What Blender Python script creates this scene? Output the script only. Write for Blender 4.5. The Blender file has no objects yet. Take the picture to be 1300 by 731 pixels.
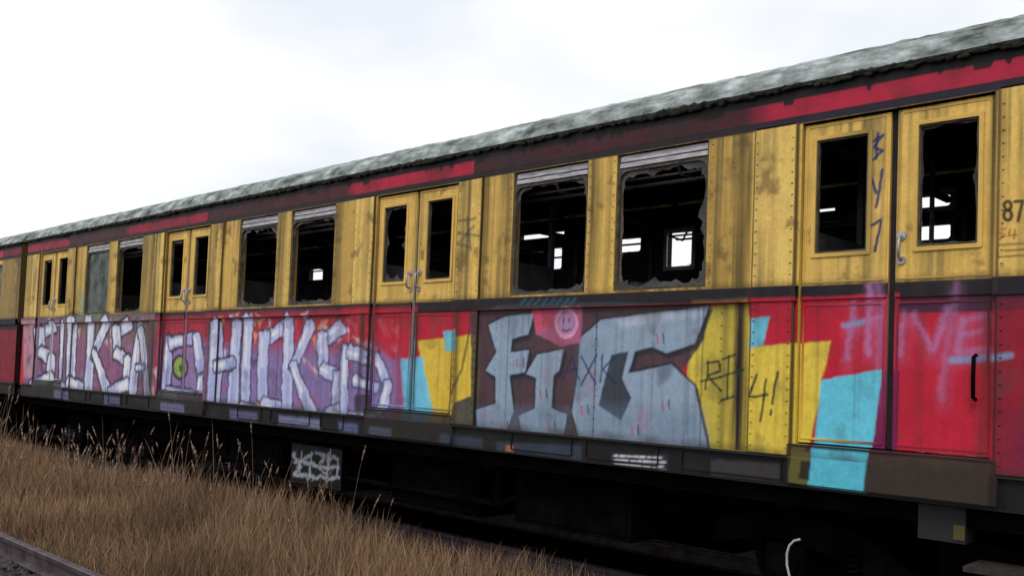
import bpy, math, random
import numpy as np
from mathutils import Matrix, Vector
rng=np.random.default_rng(7); random.seed(7)
sc=bpy.context.scene
# ------------------------------------------------------------------ camera
F=1180.0; D=5.39; EYE=1.72
roll=math.radians(2.2); pitch=math.atan(51.7/F); th=math.atan(1228.9*math.cos(pitch)/F)
s,c=math.sin,math.cos
R0=np.array([s(th),c(th),0.0]); FV=np.array([-c(th)*c(pitch),s(th)*c(pitch),s(pitch)])
U0=np.cross(R0,FV)
XC=c(roll)*R0+s(roll)*U0; YC=-s(roll)*R0+c(roll)*U0
cam=bpy.data.cameras.new("camera"); co=bpy.data.objects.new("camera",cam); sc.collection.objects.link(co); sc.camera=co
cam.sensor_width=36; cam.lens=F/1300*36; cam.shift_y=60/1300; cam.clip_end=3000
M=Matrix(((XC[0],YC[0],-FV[0],0),(XC[1],YC[1],-FV[1],-D),(XC[2],YC[2],-FV[2],EYE),(0,0,0,1)))
co.matrix_world=M
def P(x,y,plane=0.0):
    """measurement on the photograph -> (distance along the car, height) on a vertical plane parallel to the car side"""
    d=FV+XC*(x-650)/F-YC*(y-425.5)/F
    k=(plane+D)/d[1]
    return (-k*d[0],EYE+k*d[2])
def L(r,g,b):
    v=np.array([r,g,b],float)/255
    return np.where(v<=.04045,v/12.92,((v+.055)/1.055)**2.4)
# ------------------------------------------------------------------ paint canvas (t = -X, z)
ST=.005; T0,T1,Z0,Z1=-1.3,16.5,.45,3.64
TW=int((T1-T0)/ST); ZH=int((Z1-Z0)/ST)
TT=T0+ST*(np.arange(TW)+.5); ZZ=Z0+ST*(np.arange(ZH)+.5)
CV=np.zeros((ZH,TW,3))
def vnoise(h,w,ch,cw,seed):
    r=np.random.default_rng(seed)
    gh,gw=int(h/ch)+3,int(w/cw)+3
    g=r.random((gh,gw))
    yy=np.arange(h)/ch; xx=np.arange(w)/cw
    y0=yy.astype(int); x0=xx.astype(int)
    fy=yy-y0; fx=xx-x0; fy=fy*fy*(3-2*fy); fx=fx*fx*(3-2*fx)
    a=g[y0][:,x0]; b=g[y0][:,x0+1]; cc=g[y0+1][:,x0]; d=g[y0+1][:,x0+1]
    fx=fx[None,:]; fy=fy[:,None]
    return (a*(1-fx)+b*fx)*(1-fy)+(cc*(1-fx)+d*fx)*fy
def fbm(ch,cw,seed,o=4):
    out=0; amp=.5; tot=0
    for i in range(o):
        out=out+amp*vnoise(ZH,TW,max(ch/2**i,1.01),max(cw/2**i,1.01),seed+i); tot+=amp; amp*=.55
    return out/tot
def blend(sl,mask,col):
    CV[sl]=CV[sl]*(1-mask[...,None])+np.asarray(col)*mask[...,None]
def region(t0,t1,z0,z1):
    i0=max(0,int((t0-T0)/ST)); i1=min(TW,int((t1-T0)/ST)+1); j0=max(0,int((z0-Z0)/ST)); j1=min(ZH,int((z1-Z0)/ST)+1)
    return (slice(j0,j1),slice(i0,i1))
def rect(t0,t1,z0,z1,col,a=1.0):
    sl=region(t0,t1,z0,z1); sh=CV[sl].shape[:2]
    blend(sl,np.full(sh,a),col)
def segdist(Tg,Zg,pts,closed):
    d=np.full(Tg.shape,1e9); n=len(pts)
    for i in range(n if closed else n-1):
        ax,az=pts[i]; bx,bz=pts[(i+1)%n]
        dx,dz=bx-ax,bz-az; l=dx*dx+dz*dz+1e-12
        u=np.clip(((Tg-ax)*dx+(Zg-az)*dz)/l,0,1)
        d=np.minimum(d,(Tg-ax-u*dx)**2+(Zg-az-u*dz)**2)
    return np.sqrt(d)
WOB1=fbm(14,14,900,3)-.5; WOB2=fbm(14,14,950,3)-.5
MOT=fbm(30,30,970,4)
def prep(pts,px,plane,pad):
    q=[P(x,y,plane) for x,y in pts] if px else pts
    a=np.array(q); sl=region(a[:,0].min()-pad,a[:,0].max()+pad,a[:,1].min()-pad,a[:,1].max()+pad)
    Tg,Zg=np.meshgrid(TT[sl[1]],ZZ[sl[0]])
    return q,sl,Tg,Zg
def poly(pts,col,a=1.0,soft=.007,px=True,plane=0.0,wob=.02,worn=.12,grow=0.0):
    q,sl,Tg,Zg=prep(pts,px,plane,.04+grow)
    if Tg.size==0: return
    Tg=Tg+WOB1[sl]*wob; Zg=Zg+WOB2[sl]*wob
    ins=np.zeros(Tg.shape,bool); n=len(q)
    for i in range(n):
        ax,az=q[i]; bx,bz=q[(i+1)%n]
        if abs(az-bz)<1e-9: continue
        cr=((az>Zg)!=(bz>Zg))&(Tg<(bx-ax)*(Zg-az)/(bz-az)+ax)
        ins^=cr
    d=segdist(Tg,Zg,q,True); d=np.where(ins,d,-d)+grow
    m=np.clip(d/soft*.5+.5,0,1)*a*(1-worn*MOT[sl])
    blend(sl,m,col)
def stroke(pts,w,col,a=1.0,soft=.008,px=True,plane=0.0,wob=.015,closed=False):
    q,sl,Tg,Zg=prep(pts,px,plane,w/2+.04)
    if Tg.size==0: return
    Tg=Tg+WOB1[sl]*wob; Zg=Zg+WOB2[sl]*wob
    d=segdist(Tg,Zg,q,closed)
    m=np.clip((w/2-d)/soft+.5,0,1)*a*(1-.15*MOT[sl])
    blend(sl,m,col)
def circ(x,y,rx,ry,n=14): return [(x+rx*math.cos(2*math.pi*i/n),y+ry*math.sin(2*math.pi*i/n)) for i in range(n)]
# layout
DOORC=[2.16+4.29*k for k in range(4)]
ZB,ZD,ZBELT0,ZBELT1,ZTOP,ZEAVE=1.295,1.373,2.255,2.35,3.37,3.61
YEL=L(202,166,86); RED=L(176,26,50)
CV[:]=L(30,27,30)
zc=ZZ[:,None]; tc=TT[None,:]
def setmask(m,col): CV[:]=CV*(1-m[...,None])+np.asarray(col)*m[...,None]
ones=np.ones((ZH,TW))
setmask(ones*((zc>ZBELT1)&(zc<=ZTOP)),YEL)
setmask(ones*(zc<=ZBELT0),RED)
setmask(ones*((zc>ZBELT0)&(zc<=ZBELT1)),L(28,25,32))
for k in range(-1,4):
    cd=2.16+4.29*k
    for a0,a1,tone,al in [(.57,.90,(214,180,98),.8),(.90,1.24,(166,134,66),.75),(2.0,2.31,(194,160,80),.6),(3.05,3.40,(182,146,74),.6),(3.40,3.72,(208,172,90),.6)]:
        rect(cd+a0,cd+a1,ZBELT1,ZTOP,L(*tone),al)
n_low=fbm(60,160,11,4)
for (x0,x1,st) in [(960,1420,.92),(600,960,.10),(445,600,.9),(265,445,.12),(165,265,.55),(95,165,.12),(38,92,.75)]:
    ta=P(x1,250)[0] if x1<1400 else -1.2; tb=P(x0,250)[0]
    sl=region(ta,tb+.15,3.42,3.54); sh=CV[sl].shape[:2]
    fade=np.clip((tb+.1-TT[sl[1]])/.2,0,1)[None,:]
    blend(sl,np.clip(st*(.55+.9*n_low[sl]),0,1)*fade,L(160,30,56))
rect(-1.3,16.5,3.412,3.422,L(25,22,28)); rect(-1.3,16.5,3.538,3.548,L(25,22,28))
rect(-1.3,P(960,135)[0],3.37,3.415,L(34,28,44),.9)
rect(P(960,135)[0],16.5,3.37,3.41,L(38,28,30),.8)
rect(-1.3,P(1125,385)[0],2.17,ZBELT0,L(42,26,58),.9)
# ----- graffiti, yellow / cyan background shapes
poly([(1255,380),(1330,375),(1330,640),(1258,610)],L(116,20,38),.8)
poly([(1290,530),(1340,510),(1340,610),(1272,604)],L(60,36,70),.45,soft=.08)
poly([(872,470),(886,392),(952,383),(952,440),(1052,432),(1046,470),(1022,582),(1000,582),(884,572)],L(214,192,70),.97)
poly([(884,386),(950,382),(948,577),(888,570)],L(158,146,60),.6,soft=.03)
poly([(950,380),(1140,372),(1135,470),(1040,484),(1052,432),(975,438),(984,398),(951,402)],RED,.95)
poly([(953,406),(980,402),(970,438),(951,443)],L(90,180,204))
poly([(1116,470),(1140,470),(1136,574),(1102,572)],L(92,24,74),.9)  # purple strip painted as a dark shadow beside the cyan block
# blocks left of the piece
poly([(527,432),(610,424),(606,566),(560,568),(546,560)],L(208,182,62),.95)
poly([(505,455),(533,452),(546,520),(549,570),(512,565)],L(88,184,212),.97)
poly([(560,420),(581,418),(582,444),(563,446)],L(88,182,202),.95)
# silver piece
DK=L(50,56,62)
poly([(600,398),(640,387),(760,384),(902,387),(894,432),(866,468),(902,578),(600,568),(566,556),(578,512),(600,502)],DK,.97)
poly([(560,540),(600,520),(600,568),(566,566)],L(70,72,60),.7,soft=.04)
SV=L(138,156,178); SV2=L(92,112,134); OUT=L(24,28,36)
fF=[(620,412),(640,402),(678,397),(671,424),(650,430),(648,447),(672,444),(667,472),(647,476),(652,522),(640,555),(606,546),(604,520),(629,512),(629,478),(616,470),(630,447)]
fI=[(682,450),(716,443),(710,470),(703,476),(700,518),(720,526),(714,558),(664,556),(658,528),(679,518),(681,480),(668,474)]
fT=[(736,430),(762,406),(900,389),(882,436),(846,448),(828,440),(806,446),(798,474),(852,462),(882,490),(898,567),(850,567),(736,559),(726,522),(734,472)]
for q in (fF,fI,fT):
    poly([(x+3,y+5) for x,y in q],L(34,38,46),.9,grow=.01,wob=.008)
    poly(q,OUT,.97,grow=.016,wob=.008); poly(q,SV,.98,wob=.008)
poly([(776,450),(798,446),(790,480),(802,505),(788,534),(760,514)],OUT,.95,wob=.008)
poly([(834,466),(856,460),(850,482),(836,490)],OUT,.5,soft=.02)
poly([(606,520),(650,515),(724,520),(718,558),(606,548)],SV2,.45,soft=.05)
poly([(736,515),(890,520),(898,568),(738,559)],SV2,.5,soft=.08)
poly([(736,430),(768,430),(760,500),(730,500)],SV2,.4,soft=.06)
poly([(780,406),(898,390),(890,402),(790,416)],L(188,196,214),.5,soft=.02)
for q in [[(742,470),(758,468),(756,500),(744,502)],[(806,520),(824,516),(826,545),(808,546)],[(690,470),(700,468),(698,500)],[(612,524),(626,520),(624,540)]]:
    poly(q,L(160,120,150),.4,soft=.04)
poly([(676,394),(740,389),(738,434),(714,440),(680,424)],L(176,92,128),.85)
poly([(676,394),(704,391),(700,416),(680,420)],L(196,70,100),.9)
stroke(circ(719,410,13,18),.03,L(206,150,182),.95,closed=True)
poly(circ(719,410,10,15),L(160,128,168),.9)
for dx,dy in [(-4,-4),(4,-4)]: stroke([(719+dx,408+dy),(719+dx,413+dy)],.016,L(40,30,50),.9)
stroke([(714,419),(719,421),(724,418)],.013,L(40,30,50),.9)
for (x,y) in [(838,430),(845,514),(700,540),(742,520),(640,540),(806,546),(660,460),(690,500)]:
    stroke([(x-4,y-5),(x-3,y+6)],.014,L(170,56,90),.85); stroke([(x+4,y-6),(x+5,y+5)],.014,OUT,.8)
stroke([(602,400),(588,470),(568,512),(562,556)],.03,L(50,54,44),.7)
# interlocking fat letters
LI=L(186,190,230); LI2=L(128,136,190); LO=L(22,22,50); LW=L(224,226,244)
def bar(x0,y0,x1,y1,w0,w1,fill=None,ow=.02,spike=0):
    l=math.hypot(x1-x0,y1-y0); nx,ny=-(y1-y0)/l,(x1-x0)/l
    kx=.62; bx=random.uniform(-1.5,1.5)
    xm,ym=(x0+x1)/2+bx,(y0+y1)/2; wm=(w0+w1)/2*random.uniform(.8,1.15)
    ex,ey=(x1-x0)/l,(y1-y0)/l
    q=[(x0+nx*w0*kx,y0+ny*w0),(x0-ex*max(spike*.5,1),y0-ey*max(spike,3)),(x0-nx*w0*kx,y0-ny*w0),(xm-nx*wm*kx,ym-ny*wm),(x1-nx*w1*kx,y1-ny*w1),(x1+ex*1.2,y1+ey*3),(x1+nx*w1*kx,y1+ny*w1),(xm+nx*wm*kx,ym+ny*wm)]
    f=LI if fill is None else fill
    sc_=1+max(0,(400-x0))/260.
    poly(q,LO,.95,grow=ow*sc_,wob=.05); poly(q,f,.97,wob=.05,soft=.014)
    mx,my=(x0*.4+x1*.6),(y0*.4+y1*.6)
    stroke([(mx,my),(x1*.9+x0*.1,y1*.9+y0*.1)],.07*sc_,LI2,.55,soft=.06)
    stroke([(x0*.9+x1*.1-w0*.25,y0*.9+y1*.1),(x0*.5+x1*.5-w0*.25,y0*.5+y1*.5)],.035*sc_,LW,.8,soft=.03)
def letter(form,x,yt,yb,w,fill=None,k=7.2):
    h=yb-yt; m=yt+h*.5; W=k*w/24
    r=lambda a:random.uniform(-a,a)
    B=lambda *a,**kw: bar(*a,fill=fill,**kw)
    if form=='K':
        B(x+2+r(1),yt,x-2,yb+r(3),W,W*1.2,spike=8); B(x+w*.8,yt+4+r(3),x+4,m+4,W*1.1,W*.7,spike=7); B(x+5,m-4,x+w*.85,yb+4+r(3),W*.7,W*1.3)
    elif form=='E':
        B(x+2,yt+4,x-1,yb,W*1.2,W,spike=5); B(x-2,yt+9,x+w*.7,yt+2+r(2),W*.8,W); B(x,m,x+w*.6,m-4,W*.7,W*.6); B(x-3,yb-6,x+w*.75,yb,W,W*.7)
    elif form=='S':
        B(x+w*.8,yt+6,x+3,yt+h*.2,W*1.1,W); B(x+3,yt+h*.12,x+5,m,W*1.1,W); B(x+2,m-3,x+w*.65,m+8,W,W); B(x+w*.64,m+3,x+w*.55,yb-7,W,W*1.1); B(x+w*.7,yb-9,x-6,yb-1,W*1.1,W*.5)
    elif form=='A':
        B(x+w*.35,yt,x-2,yb,W,W*1.2,spike=6); B(x+w*.35,yt+5,x+w*.75,yb+3,W,W*1.2); B(x+3,m+10,x+w*.55,m+8,W*.5,W*.5)
    elif form=='H':
        B(x+4,yt,x-1,yb,W*1.1,W*1.2,spike=9); B(x+w*.8,yt-2,x+w*.65,yb+2,W,W*1.2,spike=6); B(x+2,m+3,x+w*.7,m-3,W*.7,W*.7)
    elif form=='C':
        B(x+w*.8,yt+6,x+4,yt+h*.2,W*1.1,W); B(x+4,yt+h*.1,x+1,yb-h*.12,W*1.2,W*1.1); B(x,yb-9,x+w*.8,yb,W,W*.9)
    elif form=='I':
        B(x+w*.35,yt,x+w*.2,yb,W*1.2,W*1.1,spike=8); B(x-1,yb-5,x+w*.6,yb,W*.7,W*.7)
    elif form=='L':
        B(x+3,yt,x,yb-4,W*1.2,W,spike=6); B(x-3,yb-8,x+w*.75,yb,W*1.1,W*.6)
poly([(262,398),(500,392),(505,455),(512,560),(262,530)],L(156,40,62),.85,soft=.03)
poly([(262,440),(500,440),(508,565),(262,532)],L(112,116,170),.85,soft=.12)
for i in range(110):
    x=random.uniform(264,500); y=random.uniform(398,436) if i<70 else random.uniform(430,540)
    colr=random.choice([(196,60,80),(224,200,206),(226,150,110),(60,50,90),(180,50,70),(200,205,236)])
    poly([(x,y),(x+random.uniform(3,10),y+random.uniform(-6,6)),(x+random.uniform(2,9),y+random.uniform(6,18))],L(*colr),.8,soft=.02)
yb_=lambda x: 500+.115*(x-30)-12
for f,x,w in [('H',272,36),('I',306,28),('C',332,34),('K',366,36),('S',406,36)]:
    letter(f,x,405+(x%3)*3,yb_(x)-2+(x%4),w,k=6.3)
poly([(438,392),(528,390),(524,452),(492,456),(474,436),(444,424)],RED,.9,soft=.03)
for q in [(440,440,438,530,9,9),(442,446,478,456,9,8),(474,452,490,492,8,8),(490,486,478,540,8,9),(480,534,444,530,9,8),(452,482,476,492,7,6),(484,532,498,548,8,6),(498,542,482,556,6,7)]: bar(*q)
poly([(452,502),(470,500),(468,522),(452,520)],LO,.8)
# mid characters
poly([(200,402),(263,400),(263,520),(196,510)],L(160,42,62),.85,soft=.03)
poly([(204,432),(263,434),(263,520),(200,512)],L(124,124,176),.8,soft=.1)
for q in [(212,428,207,502,7,8),(212,436,246,428,8,7),(246,424,254,482,7,9),(254,478,246,510,8,7),(208,498,246,504,7,7)]: bar(*q)
poly(circ(226,466,11,17),L(30,30,60),.95); poly(circ(226,466,8,13),L(140,164,66),.95); poly(circ(227,467,3,5),L(40,80,50),.9)
# far piece
poly([(30,405),(200,398),(196,512),(30,492)],L(120,92,124),.9,soft=.03)
poly([(84,400),(198,398),(194,432),(84,430)],L(116,100,80),.7,soft=.08)
poly([(30,408),(48,406),(44,480),(30,478)],L(206,150,160),.6,soft=.05)
for i in range(70):
    x=random.uniform(34,196); y=random.uniform(402,495)
    poly([(x,y),(x+random.uniform(2,7),y+random.uniform(-5,5)),(x+random.uniform(1,6),y+random.uniform(5,16))],L(*random.choice([(150,130,170),(220,205,220),(180,80,96),(110,140,120),(70,60,100)])),.7,soft=.03)
for f,x,w_ in [('S',46,27),('I',71,22),('L',90,26),('K',114,28),('S',144,28),('A',170,24)]:
    letter(f,x,404+(x%3)*4,yb_(x)-4+(x%4),w_,fill=L(208,210,234),k=6.0)
# lilac tag on first door
LL=L(164,112,160)
for q,a in [([(1080,384),(1072,456)],.7),([(1072,414),(1112,404)],.65),([(1103,360),(1099,446)],.8),([(1114,356),(1112,505)],.4),([(1146,396),(1141,448)],.6),([(1158,398),(1181,447),(1201,390)],.7),([(1212,358),(1192,505)],.4),([(1219,404),(1214,448)],.65),([(1219,405),(1250,399)],.6),([(1217,426),(1243,421)],.6),([(1214,448),(1252,445)],.65)]:
    stroke(q,.032,LL,a,soft=.03,wob=.05)
    stroke([(x+2,y+8) for x,y in q],.07,LL,.18,soft=.07)
stroke([(1206,457),(1284,452)],.034,L(104,146,188),.85,soft=.02); stroke([(1068,412),(1092,408)],.03,L(104,146,188),.75,soft=.02)
poly([(100,370),(132,368),(132,402),(100,404)],L(100,150,120),.6,soft=.05)
for x in range(665,735,9):
    stroke([(x,386),(x+6,380)],.03,L(40,90,110),.5)
# sole bar zone
sn=fbm(20,50,71,4)
m=ones*(zc<ZB-.008); setmask(m,L(24,22,25)); setmask(m*np.clip((sn-.45)*3,0,1)*.5,L(48,44,38))
for cd in DOORC: rect(cd-.6,cd+.6,1.1,ZD-.01,L(38,34,31),.9)
poly([(1096,578),(1256,584),(1256,644),(1092,628)],L(62,52,42),.85)
poly([(1040,483),(1119,468),(1104,570),(1098,628),(1024,620),(1031,572)],L(88,188,212),.98,worn=.05)
poly([(1006,572),(1030,575),(1024,618),(1002,612)],L(110,104,52),.8)
poly([(1018,584),(1030,585),(1028,608),(1016,607)],L(20,20,20),.9)
poly([(512,560),(549,563),(547,574),(514,570)],L(70,140,165),.7)
poly([(628,560),(736,566),(736,588),(628,580)],L(58,66,86),.85)
poly([(640,565),(650,565),(650,576),(640,575)],L(180,110,56),.8)
poly([(774,574),(846,577),(846,600),(774,597)],L(44,48,58),.95)
for j in range(4):
    xx=778
    while xx<840:
        w=random.uniform(4,10); y=578+j*5.6+(xx-775)*.045
        stroke([(xx,y),(min(xx+w,842),y+w*.04)],.015,L(215,218,228),.9,soft=.005,wob=0); xx+=w+3
poly([(900,583),(988,588),(988,611),(900,605)],L(66,62,66),.8)
for (x0,x1,c_) in [(290,325,(110,108,152)),(352,404,(140,144,182)),(428,452,(104,114,158)),(205,235,(120,120,160)),(470,498,(84,92,112)),(70,86,(112,112,150)),(130,150,(104,102,140)),(560,610,(64,74,92))]:
    ya=500+.115*(x0-30); yc_=500+.115*(x1-30)
    poly([(x0,ya-10),(x1,yc_-10),(x1,yc_+1),(x0,ya+1)],L(*c_),.75,soft=.02)
    stroke([(x0+2,ya-4),(x1-2,yc_-4)],.02,L(40,38,60),.5)
# ----------------- grime
streak=fbm(260,6,31,3); streak2=fbm(170,14,41,4); blot=fbm(34,34,51,5); big=fbm(160,160,61,3); tall=fbm(420,12,91,3)
low=((zc<ZBELT0)*(zc>ZB)*ones); up=((zc>ZBELT1)*(zc<ZTOP)*ones)
top=np.clip(1-(ZTOP-zc)/.95,0,1)
m=np.clip((streak-.48)*3.8,0,1)*(.4+.45*top)*up*np.clip((big-.25)*2.4,0,1)
setmask(m*.85,L(80,68,42))
m=np.clip((tall-.52)*6,0,1)*up*.62*np.clip((big-.32)*3,0,1); setmask(m,L(86,80,50))
m=np.clip((streak2-.55)*4,0,1)*up*.4; setmask(m,L(126,98,50))
m=np.clip((blot-.64)*9,0,1)*up*.6; setmask(m,L(84,62,40))
m=np.clip(1-(zc-ZBELT1)/.05,0,1)*up*(.4+.6*streak); setmask(m*.9,L(64,50,32))
m=np.clip((streak-.5)*3,0,1)*low*.3; setmask(m,L(44,36,38))
m=np.clip((blot-.6)*6,0,1)*low*.35; setmask(m,L(70,58,50))
m=np.clip(1-(zc-ZB)/.06,0,1)*low*(.3+.7*blot); setmask(m*.8,L(46,40,36))
m=np.clip(1-(ZBELT0-zc)/.16,0,1)*low*(.1+.6*streak); setmask(m*.7,L(40,34,34))
m=((zc>ZTOP)*ones)*np.clip((blot-.45)*3,0,1)*.6; setmask(m,L(38,32,32))
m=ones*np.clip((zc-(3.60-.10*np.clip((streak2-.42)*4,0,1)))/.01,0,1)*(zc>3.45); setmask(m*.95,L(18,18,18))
m=((zc>ZBELT0)&(zc<ZBELT1))*ones*np.clip((streak2-.45)*2,0,1)*.3; setmask(m,L(58,50,40))
def vband(x,w,z0,z1,col,a):
    t=P(x,400)[0]; sl=region(t-w*2,t+w*2,z0,z1); d=np.abs(TT[sl[1]]-t)[None,:]+(streak2[sl]-.5)*w*1.4
    blend(sl,np.clip(1.3-d/w,0,1)*a*(.35+.9*streak[sl]),col)
for x,w,a in [(938,.06,.9),(905,.04,.5),(748,.05,.7),(768,.03,.6),(640,.05,.7),(612,.05,.6),(587,.07,.85),(424,.09,.8),(352,.1,.8),(268,.12,.8),(192,.2,.8),(172,.15,.6),(134,.2,.7),(90,.3,.6),(1258,.03,.7),(462,.06,.5)]:
    vband(x,w,ZBELT1,ZTOP,L(72,60,34),a)
for x,w,a in [(941,.06,1.0),(920,.04,.4),(584,.05,.7),(462,.05,.95),(527,.03,.9),(268,.06,.6),(432,.06,.5),(196,.13,.95),(186,.15,.5),(1250,.03,.7)]:
    vband(x,w,ZB,ZBELT0,L(50,38,28),a)
for k,cd in enumerate(DOORC):
    for sgn in (-1,1):
        for o in (.585,.88):
            rect(cd+sgn*o-.006,cd+sgn*o+.006,ZB,ZTOP,L(50,36,26),.75)
    for o in (1.24,2.155,3.06):
        rect(cd+o-.004,cd+o+.004,ZB,ZBELT0,L(40,32,32),.6)
# thin tags, over the grime
BL=L(10,36,92)
for q in [[(1099,184),(1119,170),(1108,186),(1118,190),(1100,206)],[(1112,168),(1110,200)],[(1103,222),(1110,244)],[(1118,214),(1110,262)],[(1100,286),(1117,278),(1109,318)]]:
    stroke(q,.017,BL,1,soft=.006)
for q in [[(582,282),(606,278)],[(596,276),(600,318)],[(584,296),(612,300)],[(588,306),(604,288)],[(583,310),(598,314)]]:
    stroke(q,.024,L(44,62,46),.75,soft=.02)
for q in [circ(1281,262,4.5,5.5),circ(1281,274,5,6.5)]: stroke(q,.017,L(30,26,22),.95,closed=True,wob=0,soft=.004)
stroke([(1290,257),(1300,256),(1294,281)],.017,L(30,26,22),.95,wob=0,soft=.004)
for q in [[(1272,292),(1278,291)],[(1270,296),(1278,300),(1270,304)],[(1284,292),(1282,300),(1292,299)],[(1290,292),(1289,304)]]: stroke(q,.009,L(150,60,40),.9,wob=0,soft=.004)
stroke([(1268,312),(1310,309),(1310,324),(1268,327)],.01,L(90,70,30),.9,closed=True,wob=0)
stroke([(1278,319),(1306,317)],.012,L(60,40,30),.8,wob=0)
NV=L(22,38,84)
for q in [[(714,482),(726,452),(735,482)],[(718,471),(733,468)],[(738,452),(756,486)],[(758,450),(738,488)],[(765,450),(762,485)],[(783,452),(765,468),(782,487)]]:
    stroke(q,.016,NV,.9)
TG=L(24,44,36)
for q in [[(899,458),(896,494)],[(897,460),(912,458),(914,470),(898,476),(916,496)],[(925,452),(923,506)],[(917,456),(934,450)],[(915,508),(932,502)],[(934,462),(940,480)],[(890,484),(944,470)]]:
    stroke(q,.016,TG,.95)
for q in [[(962,476),(953,504),(976,501)],[(975,482),(967,534)],[(989,472),(982,512)],[(981,520),(980,526)]]:
    stroke(q,.018,TG,.95)
fine=vnoise(ZH,TW,2.2,2.2,77)
CV*= (0.90+.2*fine)[...,None]*(.9+.2*MOT)[...,None]
CV=np.clip(CV*np.where(zc>ZBELT1,1.32,np.where(zc>ZB,1.25,1.0))[...,None],0,.85)
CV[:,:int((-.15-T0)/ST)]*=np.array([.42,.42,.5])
DENT=(fbm(60,60,81,2)-.5)
def sample(t,z,A=None):
    A=CV if A is None else A
    x=np.clip((np.asarray(t)-T0)/ST-.5,0,TW-1.001); y=np.clip((np.asarray(z)-Z0)/ST-.5,0,ZH-1.001)
    x0=x.astype(int); y0=y.astype(int); fx=x-x0; fy=y-y0
    if A.ndim==3: fx=fx[...,None]; fy=fy[...,None]
    return (A[y0,x0]*(1-fx)+A[y0,x0+1]*fx)*(1-fy)+(A[y0+1,x0]*(1-fx)+A[y0+1,x0+1]*fx)*fy
# ------------------------------------------------------------------ materials
def mat_new(name):
    m=bpy.data.materials.new(name); m.use_nodes=True
    return m,m.node_tree,m.node_tree.nodes["Principled BSDF"]
def noise_mat(name,c1,c2,scale=4,rough=.8,bump=.2,metal=0,c3=None,stretch=(1,1,1),bscale=None,spec=.3,bd=.01,lo=.35,hi=.65):
    m,nt,b=mat_new(name); N=nt.nodes; K=nt.links
    mp=N.new("ShaderNodeMapping"); mp.inputs['Scale'].default_value=stretch
    geo=N.new("ShaderNodeNewGeometry"); K.new(geo.outputs['Position'],mp.inputs['Vector'])
    n=N.new("ShaderNodeTexNoise"); n.inputs['Scale'].default_value=scale; n.inputs['Detail'].default_value=8; n.inputs['Roughness'].default_value=.65
    K.new(mp.outputs[0],n.inputs['Vector'])
    r=N.new("ShaderNodeValToRGB"); r.color_ramp.elements[0].position=lo; r.color_ramp.elements[1].position=hi
    r.color_ramp.elements[0].color=(*c1,1); r.color_ramp.elements[1].color=(*c2,1)
    if c3 is not None:
        e=r.color_ramp.elements.new((lo+hi)/2); e.color=(*c3,1)
    K.new(n.outputs['Fac'],r.inputs['Fac']); K.new(r.outputs[0],b.inputs['Base Color'])
    b.inputs['Roughness'].default_value=rough; b.inputs['Metallic'].default_value=metal; b.inputs['Specular IOR Level'].default_value=spec
    n2=N.new("ShaderNodeTexNoise"); n2.inputs['Scale'].default_value=bscale or scale*4; n2.inputs['Detail'].default_value=6
    K.new(geo.outputs['Position'],n2.inputs['Vector'])
    bp=N.new("ShaderNodeBump"); bp.inputs['Strength'].default_value=bump; bp.inputs['Distance'].default_value=bd
    K.new(n2.outputs['Fac'],bp.inputs['Height']); K.new(bp.outputs[0],b.inputs['Normal'])
    return m
def paint_mat(name,rough=.55,bump=.15,gain=1.0):
    m,nt,b=mat_new(name); N=nt.nodes; K=nt.links
    at=N.new("ShaderNodeVertexColor"); at.layer_name="paint"
    geo=N.new("ShaderNodeNewGeometry")
    n=N.new("ShaderNodeTexNoise"); n.inputs['Scale'].default_value=9; n.inputs['Detail'].default_value=9; n.inputs['Roughness'].default_value=.7
    K.new(geo.outputs['Position'],n.inputs['Vector'])
    mr=N.new("ShaderNodeMapRange"); mr.inputs['From Min'].default_value=.3; mr.inputs['From Max'].default_value=.7
    mr.inputs['To Min'].default_value=.86*gain; mr.inputs['To Max'].default_value=1.08*gain
    K.new(n.outputs['Fac'],mr.inputs['Value'])
    vm=N.new("ShaderNodeVectorMath"); vm.operation='SCALE'
    K.new(at.outputs['Color'],vm.inputs[0]); K.new(mr.outputs[0],vm.inputs['Scale']); K.new(vm.outputs[0],b.inputs['Base Color'])
    mr2=N.new("ShaderNodeMapRange"); mr2.inputs['To Min'].default_value=rough+.2; mr2.inputs['To Max'].default_value=rough-.15
    K.new(n.outputs['Fac'],mr2.inputs['Value']); K.new(mr2.outputs[0],b.inputs['Roughness'])
    b.inputs['Specular IOR Level'].default_value=.25
    bp=N.new("ShaderNodeBump"); bp.inputs['Strength'].default_value=bump; bp.inputs['Distance'].default_value=.004
    K.new(n.outputs['Fac'],bp.inputs['Height']); K.new(bp.outputs[0],b.inputs['Normal'])
    return m
m_paint=paint_mat("weathered_painted_steel")
m_dark=noise_mat("dark_interior_lining",(.022,.018,.02),(.075,.06,.06),3,.85)  # dark brownish colour for the lining surfaces
m_board=noise_mat("boarded_window_panel",(.07,.06,.07),(.17,.155,.17),3,.7)
m_rub=noise_mat("black_rubber",(.01,.01,.012),(.025,.022,.022),8,.8)
m_under=noise_mat("shade_dark_underframe_steel",(.0012,.001,.0012),(.005,.004,.004),4,1,.4,spec=.02)  # near black: the shade under the car is put into the colour
m_wheel=noise_mat("shade_dark_rusty_wheel",(.003,.002,.002),(.009,.006,.005),4,1,.4,spec=.03)  # rust darkened further to stand in for shade under the car
m_roof=noise_mat("mossy_roof_felt",(.05,.06,.05),(.52,.56,.56),5.5,.9,.3,c3=(.23,.265,.26),stretch=(.8,1.5,1.5),bscale=22,bd=.012,lo=.34,hi=.70)
m_moss=noise_mat("gutter_moss",(.006,.007,.006),(.03,.03,.02),8,.95,.5)
m_alu=noise_mat("dirty_aluminium",(.26,.25,.27),(.60,.58,.62),7,.5,.2,stretch=(1,1,6))
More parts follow.
